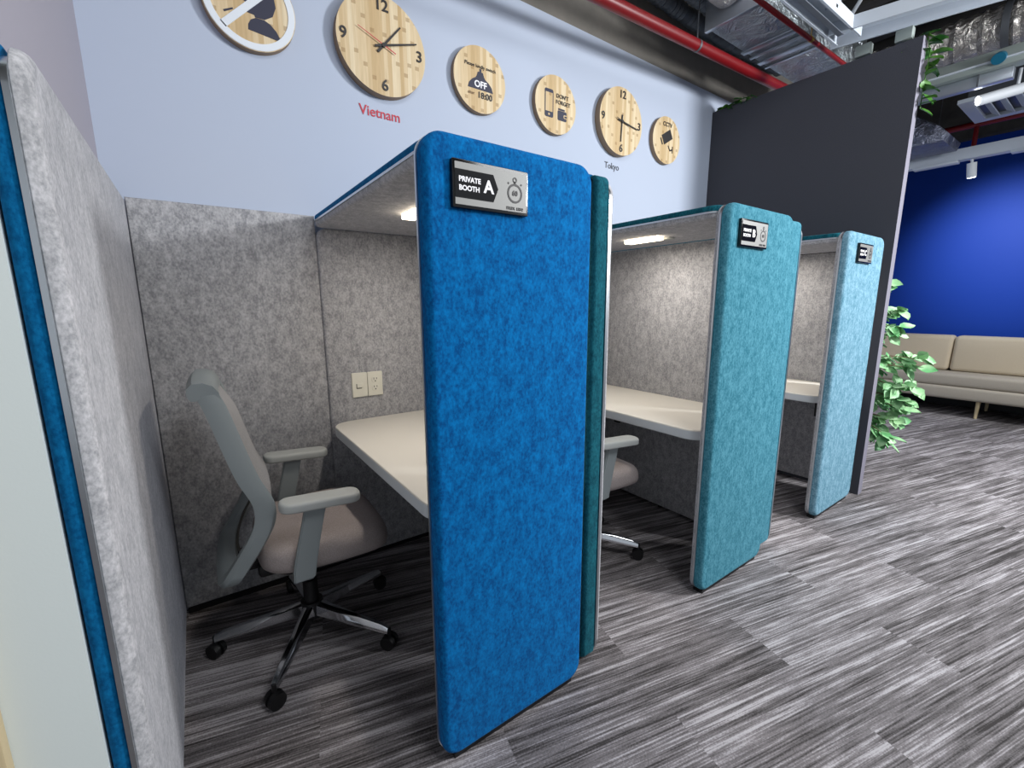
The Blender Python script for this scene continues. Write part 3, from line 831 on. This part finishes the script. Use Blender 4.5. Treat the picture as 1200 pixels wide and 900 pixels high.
# foil-wrapped air duct box with its flexible hose
t = thing('air_duct', 'silver foil air duct box with cross straps between the two red pipes', 'duct')
bm = box((2.40, -.74, 3.0), (3.95, -.40, 3.32), .01)
db = obj('duct_box', bm, M['ductfoil'], t)
obj('end_flange', box((2.37, -.755, 2.985), (2.40, -.385, 3.335), .004), M['galv'], t)
for x, w in ((2.80, .05), (2.92, .025), (3.03, .05), (3.14, .02)):
    obj('strap', box((x, -.75, 2.988), (x+w, -.39, 2.9995), .003), M['galv'], t)
bm = bmesh.new()
pp = [(2.37-.16*i/1.5, -.56-.0*i, 3.15+.012*i) for i in range(0, 18)]
tube(bm, [(2.36-.03*i, -.56+.03*math.sin(i*.08), 3.17+.003*i) for i in range(48)], .12, 24, lambda f: .125+.006*math.sin(f*150))
obj('flexible_hose', bm, M['foil'], t)

# ribbed black conduits behind the red pipe
for j, (y, lab) in enumerate(((-.10, 'dark ribbed hose nearest the white wall above the red pipe'), (-.25, 'dark ribbed hose above the red pipe, second from the white wall'))):
    bm = bmesh.new()
    tube(bm, [(1.0+.02*i, y, 3.30+.02*math.sin(i*.05)) for i in range(150)], .05, 14, lambda f: .05+.008*math.sin(f*420))
    t = thing('ribbed_hose', lab, 'hose')
    obj('hose', bm, M['chan'], t)
    for x in (1.5, 3.0): obj('hanger', cyl(bmesh.new(), (x, y, 3.34), (x, y, 3.90), .004, .004, 8), M['galv'], t)

# white cable tray: two legs meeting at a corner
t = thing('cable_tray', 'white metal cable tray turning a corner above the charcoal wall', 'tray')
def channel(a, b, w, h, m, name, par, slots=True):
    """inverted U channel from a to b (bottom centre line)"""
    a = Vector(a); b = Vector(b); d = (b-a).normalized(); s = Vector((-d.y, d.x, 0)).normalized(); L = (b-a).length
    bm = bmesh.new()
    prof = [(-w/2, 0), (-w/2+.012, 0), (-w/2+.012, .004), (-w/2+.004, .004), (-w/2+.004, h-.004), (w/2-.004, h-.004), (w/2-.004, .004), (w/2-.012, .004), (w/2-.012, 0), (w/2, 0), (w/2, h), (-w/2, h)]
    A = [bm.verts.new(a+s*u+Vector((0, 0, z))) for u, z in prof]; B = [bm.verts.new(b+s*u+Vector((0, 0, z))) for u, z in prof]
    n = len(prof)
    for i in range(n): bm.faces.new((A[i], A[(i+1) % n], B[(i+1) % n], B[i]))
    bm.faces.new(A); bm.faces.new(B)
    return obj(name, bm, m, par, smooth=False)
channel((1.2, -.94, 2.90), (3.04, -.945, 2.90), .135, .07, M['powder'], 'tray_leg', t)
channel((2.965, -.87, 2.90), (3.36, -2.2, 2.90), .20, .07, M['powder'], 'tray_leg', t)
for i in range(5):
    q = Vector((2.66+.045*i, -1.0095, 2.935)); obj('slot', box(q-Vector((.012, .002, .008)), q+Vector((.012, .002, .008))), M['black'], t)
obj('light_slot', box((1.2, -.958, 2.8985), (2.93, -.928, 2.9035)), M['galv'], t)
for x, y in ((1.6, -.94), (2.7, -.94), (3.13, -1.42)):
    obj('hanger_rod', cyl(bmesh.new(), (x, y, 2.96), (x, y, 3.79), .005, .005, 8), M['galv'], t)
tag(obj('cable', tube(bmesh.new(), [(3.02, -1.02, 3.25), (3.10, -.98, 3.16), (3.16, -.90, 3.10), (3.2, -.83, 3.12), (3.2, -.80, 3.3), (3.15, -.8, 3.79)], .012, 8), M['white']), 'white looped cable hanging above the corner of the cable tray', 'cable')
# brackets between tray and divider
t = thing('tray_bracket', 'pair of small pale metal brackets over the charcoal wall', 'bracket')
for y in (-.98, -1.18):
    obj('bracket_plate', box((3.15, y-.05, 2.835), (3.2, y+.03, 2.899), .003), M['trunk'], t)

# services over the lounge
t = thing('flexible_duct', 'crinkled silver flexible duct hanging over the lounge', 'duct')
bm = bmesh.new()
tube(bm, [(4.5, -.55-.03*i, 3.24) for i in range(75)], .145, 32, lambda f: .145+.008*math.sin(f*190))
obj('duct_hose', bm, M['foil'], t)
for y in (-1.41, -2.2):
    bm = ringprism(bmesh.new(), 4.5, 3.24, .150, .157, y-.02, y+.02, 32); cyl(bm, (4.5, y, 3.395), (4.5, y, 3.79), .005, .005, 8)
    obj('hanger', bm, M['chan'], t)
t = thing('ceiling_trunking', 'pale green grey metal trunking below the silver flexible duct', 'trunking')
obj('trunking_body', box((4.24, -2.6, 2.90), (4.36, -.7, 3.01), .004), M['trunk'], t)
obj('trunking_lip', box((4.225, -2.6, 2.935), (4.24, -.7, 2.945)), M['powder'], t)
tag(obj('pipe_cap', disc_prism(bmesh.new(), 0, 0, .032, 0, -.05, 24).copy() if False else cyl(bmesh.new(), (4.2, -1.432, 2.935), (4.239, -1.432, 2.955), .036, .036, 24), M['sockring']), 'small round blue cap on the pale trunking over the lounge', 'cap')
t = thing('ceiling_trunking', 'grey metal channel hanging under the pale green grey trunking', 'trunking')
obj('trunking_body', box((4.30, -1.50, 2.825), (4.37, -.9, 2.8995), .004), M['galv'], t)
obj('joint', box((4.292, -1.335, 2.822), (4.30, -1.325, 2.90)), M['chan'], t)
# vent grille
t = thing('air_vent', 'white louvred air vent below the silver flexible duct', 'vent', (5.36, -1.45, 2.95))
w, h = .62, .62
bm = bmesh.new()
for a, b in (((-.35, -.36, 0), (-.27, .36, .03)), ((.27, -.36, 0), (.35, .36, .03)), ((-.27, -.36, 0), (.27, -.28, .03)), ((-.27, .28, 0), (.27, .36, .03))): rawbox(bm, a, b)
obj('vent_frame', bm, M['powder'], t, smooth=False)
for i in range(6):
    y = -.235+.09*i
    bm = box((-.268, -.032, -.004), (.268, .032, .004))
    o = obj('louvre', bm, M['powder'], t, smooth=False); o.location = (0, y, .018); o.rotation_euler = (math.radians(32), 0, 0)
obj('vent_box', box((-.30, -.31, .031), (.30, .31, .26)), M['chan'], t, smooth=False)
for sx in (-.28, .28):
    obj('hanger_rod', cyl(bmesh.new(), (sx, 0, .26), (sx, 0, .84), .004, .004, 8), M['galv'], t)
# spotlights
def spotlight(label, a, b, r, mount, energy=0):
    t = thing('spotlight', label, 'lamp')
    a = Vector(a); b = Vector(b); d = (b-a).normalized()
    obj('lamp_body', cyl(bmesh.new(), a, b, r, r, 24), M['white'], t)
    obj('lens', cyl(bmesh.new(), a-d*.002, a+d*.004, r*.8, r*.8, 24), M['spotlens'], t)
    obj('arm', cyl(bmesh.new(), b-d*.03, mount, .01, .01, 8), M['white'], t)
    return t
spotlight('white cylinder spotlight with a bright lens beside the air vent', (4.55, -1.30, 2.80), (4.70, -1.50, 2.855), .037, (4.68, -1.48, 2.99))
spotlight('white spotlight hanging below the pale lighting rail in front of the blue wall', (5.55, -1.158, 2.438), (5.53, -1.148, 2.565), .034, (5.53, -1.146, 2.596))
t = thing('lighting_rail', 'pale lighting rail in front of the dark upper blue wall', 'rail')
obj('rail_body', box((5.48, -2.9, 2.60), (5.58, -.25, 2.70), .004), M['powder'], t)
for y in (-.9, -1.55, -2.3): obj('rail_adapter', box((5.47, y-.16, 2.58), (5.56, y+.16, 2.60), .003), M['powder'], t)
for y in (-.45, -1.9): obj('hanger_rod', cyl(bmesh.new(), (5.53, y, 2.70), (5.53, y, 3.79), .005, .005, 8), M['galv'], t)
# wrapped unit beside the divider
t = thing('wrapped_unit', 'ceiling unit wrapped in cloudy plastic next to the charcoal wall edge', 'unit', (5.2, -.72, 2.66))
bm = bmesh.new()
prism(bm, [(-.45, 0), (.34, 0), (.36, .06), (.29, .14), (.0, .36), (-.45, .40)], -.30, .2, 'x', .02, .02)
for v in bm.verts: v.co.y = -v.co.y
obj('plastic_wrap', bm, M['plasticwrap'], t)
obj('hanger_rod', cyl(bmesh.new(), (.1, .15, .3), (.1, .15, 1.13), .004, .004, 8), M['galv'], t)
t = thing('sprinkler_pipe', 'dark red pipes in the shadow above the pale lighting rail', 'pipe')
obj('pipe', cyl(bmesh.new(), (6.3, -.2, 3.10), (6.3, -2.4, 3.10), .03, .03, 14), M['red'], t)
obj('pipe_drop', cyl(bmesh.new(), (6.3, -1.0, 3.10), (6.3, -1.0, 2.75), .02, .02, 12), M['red'], t)
obj('hanger', cyl(bmesh.new(), (6.3, -.7, 3.12), (6.3, -.7, 3.79), .004, .004, 8), M['chan'], t)

# ------------------------------------------------------------------ light
def area(name, loc, target, size, energy, col=(1, 1, 1), sy=None, spread=None):
    l = bpy.data.lights.new(name, 'AREA'); l.energy = energy; l.color = col; l.size = size
    if sy: l.shape = 'RECTANGLE'; l.size_y = sy
    if spread: l.spread = spread
    o = bpy.data.objects.new(name, l); C.objects.link(o); o.location = loc
    o.rotation_euler = (Vector(target)-Vector(loc)).to_track_quat('-Z', 'Y').to_euler()
    return o
def spot(name, loc, target, energy, angle, blend=.6, col=(1, 1, 1), r=.04):
    l = bpy.data.lights.new(name, 'SPOT'); l.energy = energy; l.color = col; l.spot_size = math.radians(angle); l.spot_blend = blend; l.shadow_soft_size = r
    o = bpy.data.objects.new(name, l); C.objects.link(o); o.location = loc
    o.rotation_euler = (Vector(target)-Vector(loc)).to_track_quat('-Z', 'Y').to_euler()
    return o
COOL = (.97, .985, 1.0)
area('aisle_light', (3.6, -3.6, 2.62), (1.2, -1.2, .7), .5, 165, COOL)
area('aisle_light', (.6, -3.0, 3.4), (.8, -1.8, 0), 1.0, 40, COOL)
area('lounge_light', (5.6, -3.4, 3.4), (5.0, -2.2, 0), .8, 60, COOL, None, 1.9)
area('added_wall_fill', (1.9, -3.0, 2.72), (1.5, 0, 2.2), 1.6, 22, COOL, .3)  # unseen lamp added behind the camera to brighten the white wall
spot('blue_wall_spot', (5.75, -1.25, 2.5), (7.4, -1.25, 1.85), 230, 72, 1.0, (.8, .88, 1))
spot('spot_lamp', (4.54, -1.28, 2.79), (3.9, -.4, 2.0), 14, 60)
for k in range(3):
    l = area('booth_lamp', (k*PER+.26, -.655, 1.618), (k*PER+.26, -.655, 0), .05, 4.2, (1, .92, .82), .2)

w = bpy.data.worlds.new('World'); bpy.context.scene.world = w; w.use_nodes = True
w.node_tree.nodes['Background'].inputs[0].default_value = (.74, .79, .86, 1)
w.node_tree.nodes['Background'].inputs[1].default_value = .62

# ------------------------------------------------------------------ camera
f_px, pitch, yaw, roll = 516.72, .179915, .619412, -.004243
cam = bpy.data.cameras.new('camera'); cam.sensor_width = 36; cam.lens = f_px/1200*36; cam.clip_start = .02
co = bpy.data.objects.new('camera', cam); C.objects.link(co)
s, c = math.sin(yaw), math.cos(yaw)
fw = Vector((s*math.cos(pitch), c*math.cos(pitch), -math.sin(pitch)))
r0 = Vector((c, -s, 0)); u0 = r0.cross(fw)
r = r0*math.cos(roll)+u0*math.sin(roll); u = -r0*math.sin(roll)+u0*math.cos(roll)
m = Matrix((r, u, -fw)).transposed().to_4x4(); m.translation = Vector((-.44808, -2.22978, 1.30649))
co.matrix_world = m
sc = bpy.context.scene
sc.camera = co
sc.view_settings.view_transform = 'Standard'; sc.view_settings.look = 'None'
sc.view_settings.gamma = 1; sc.view_settings.use_curve_mapping = False
sc.view_settings.exposure = -0.04
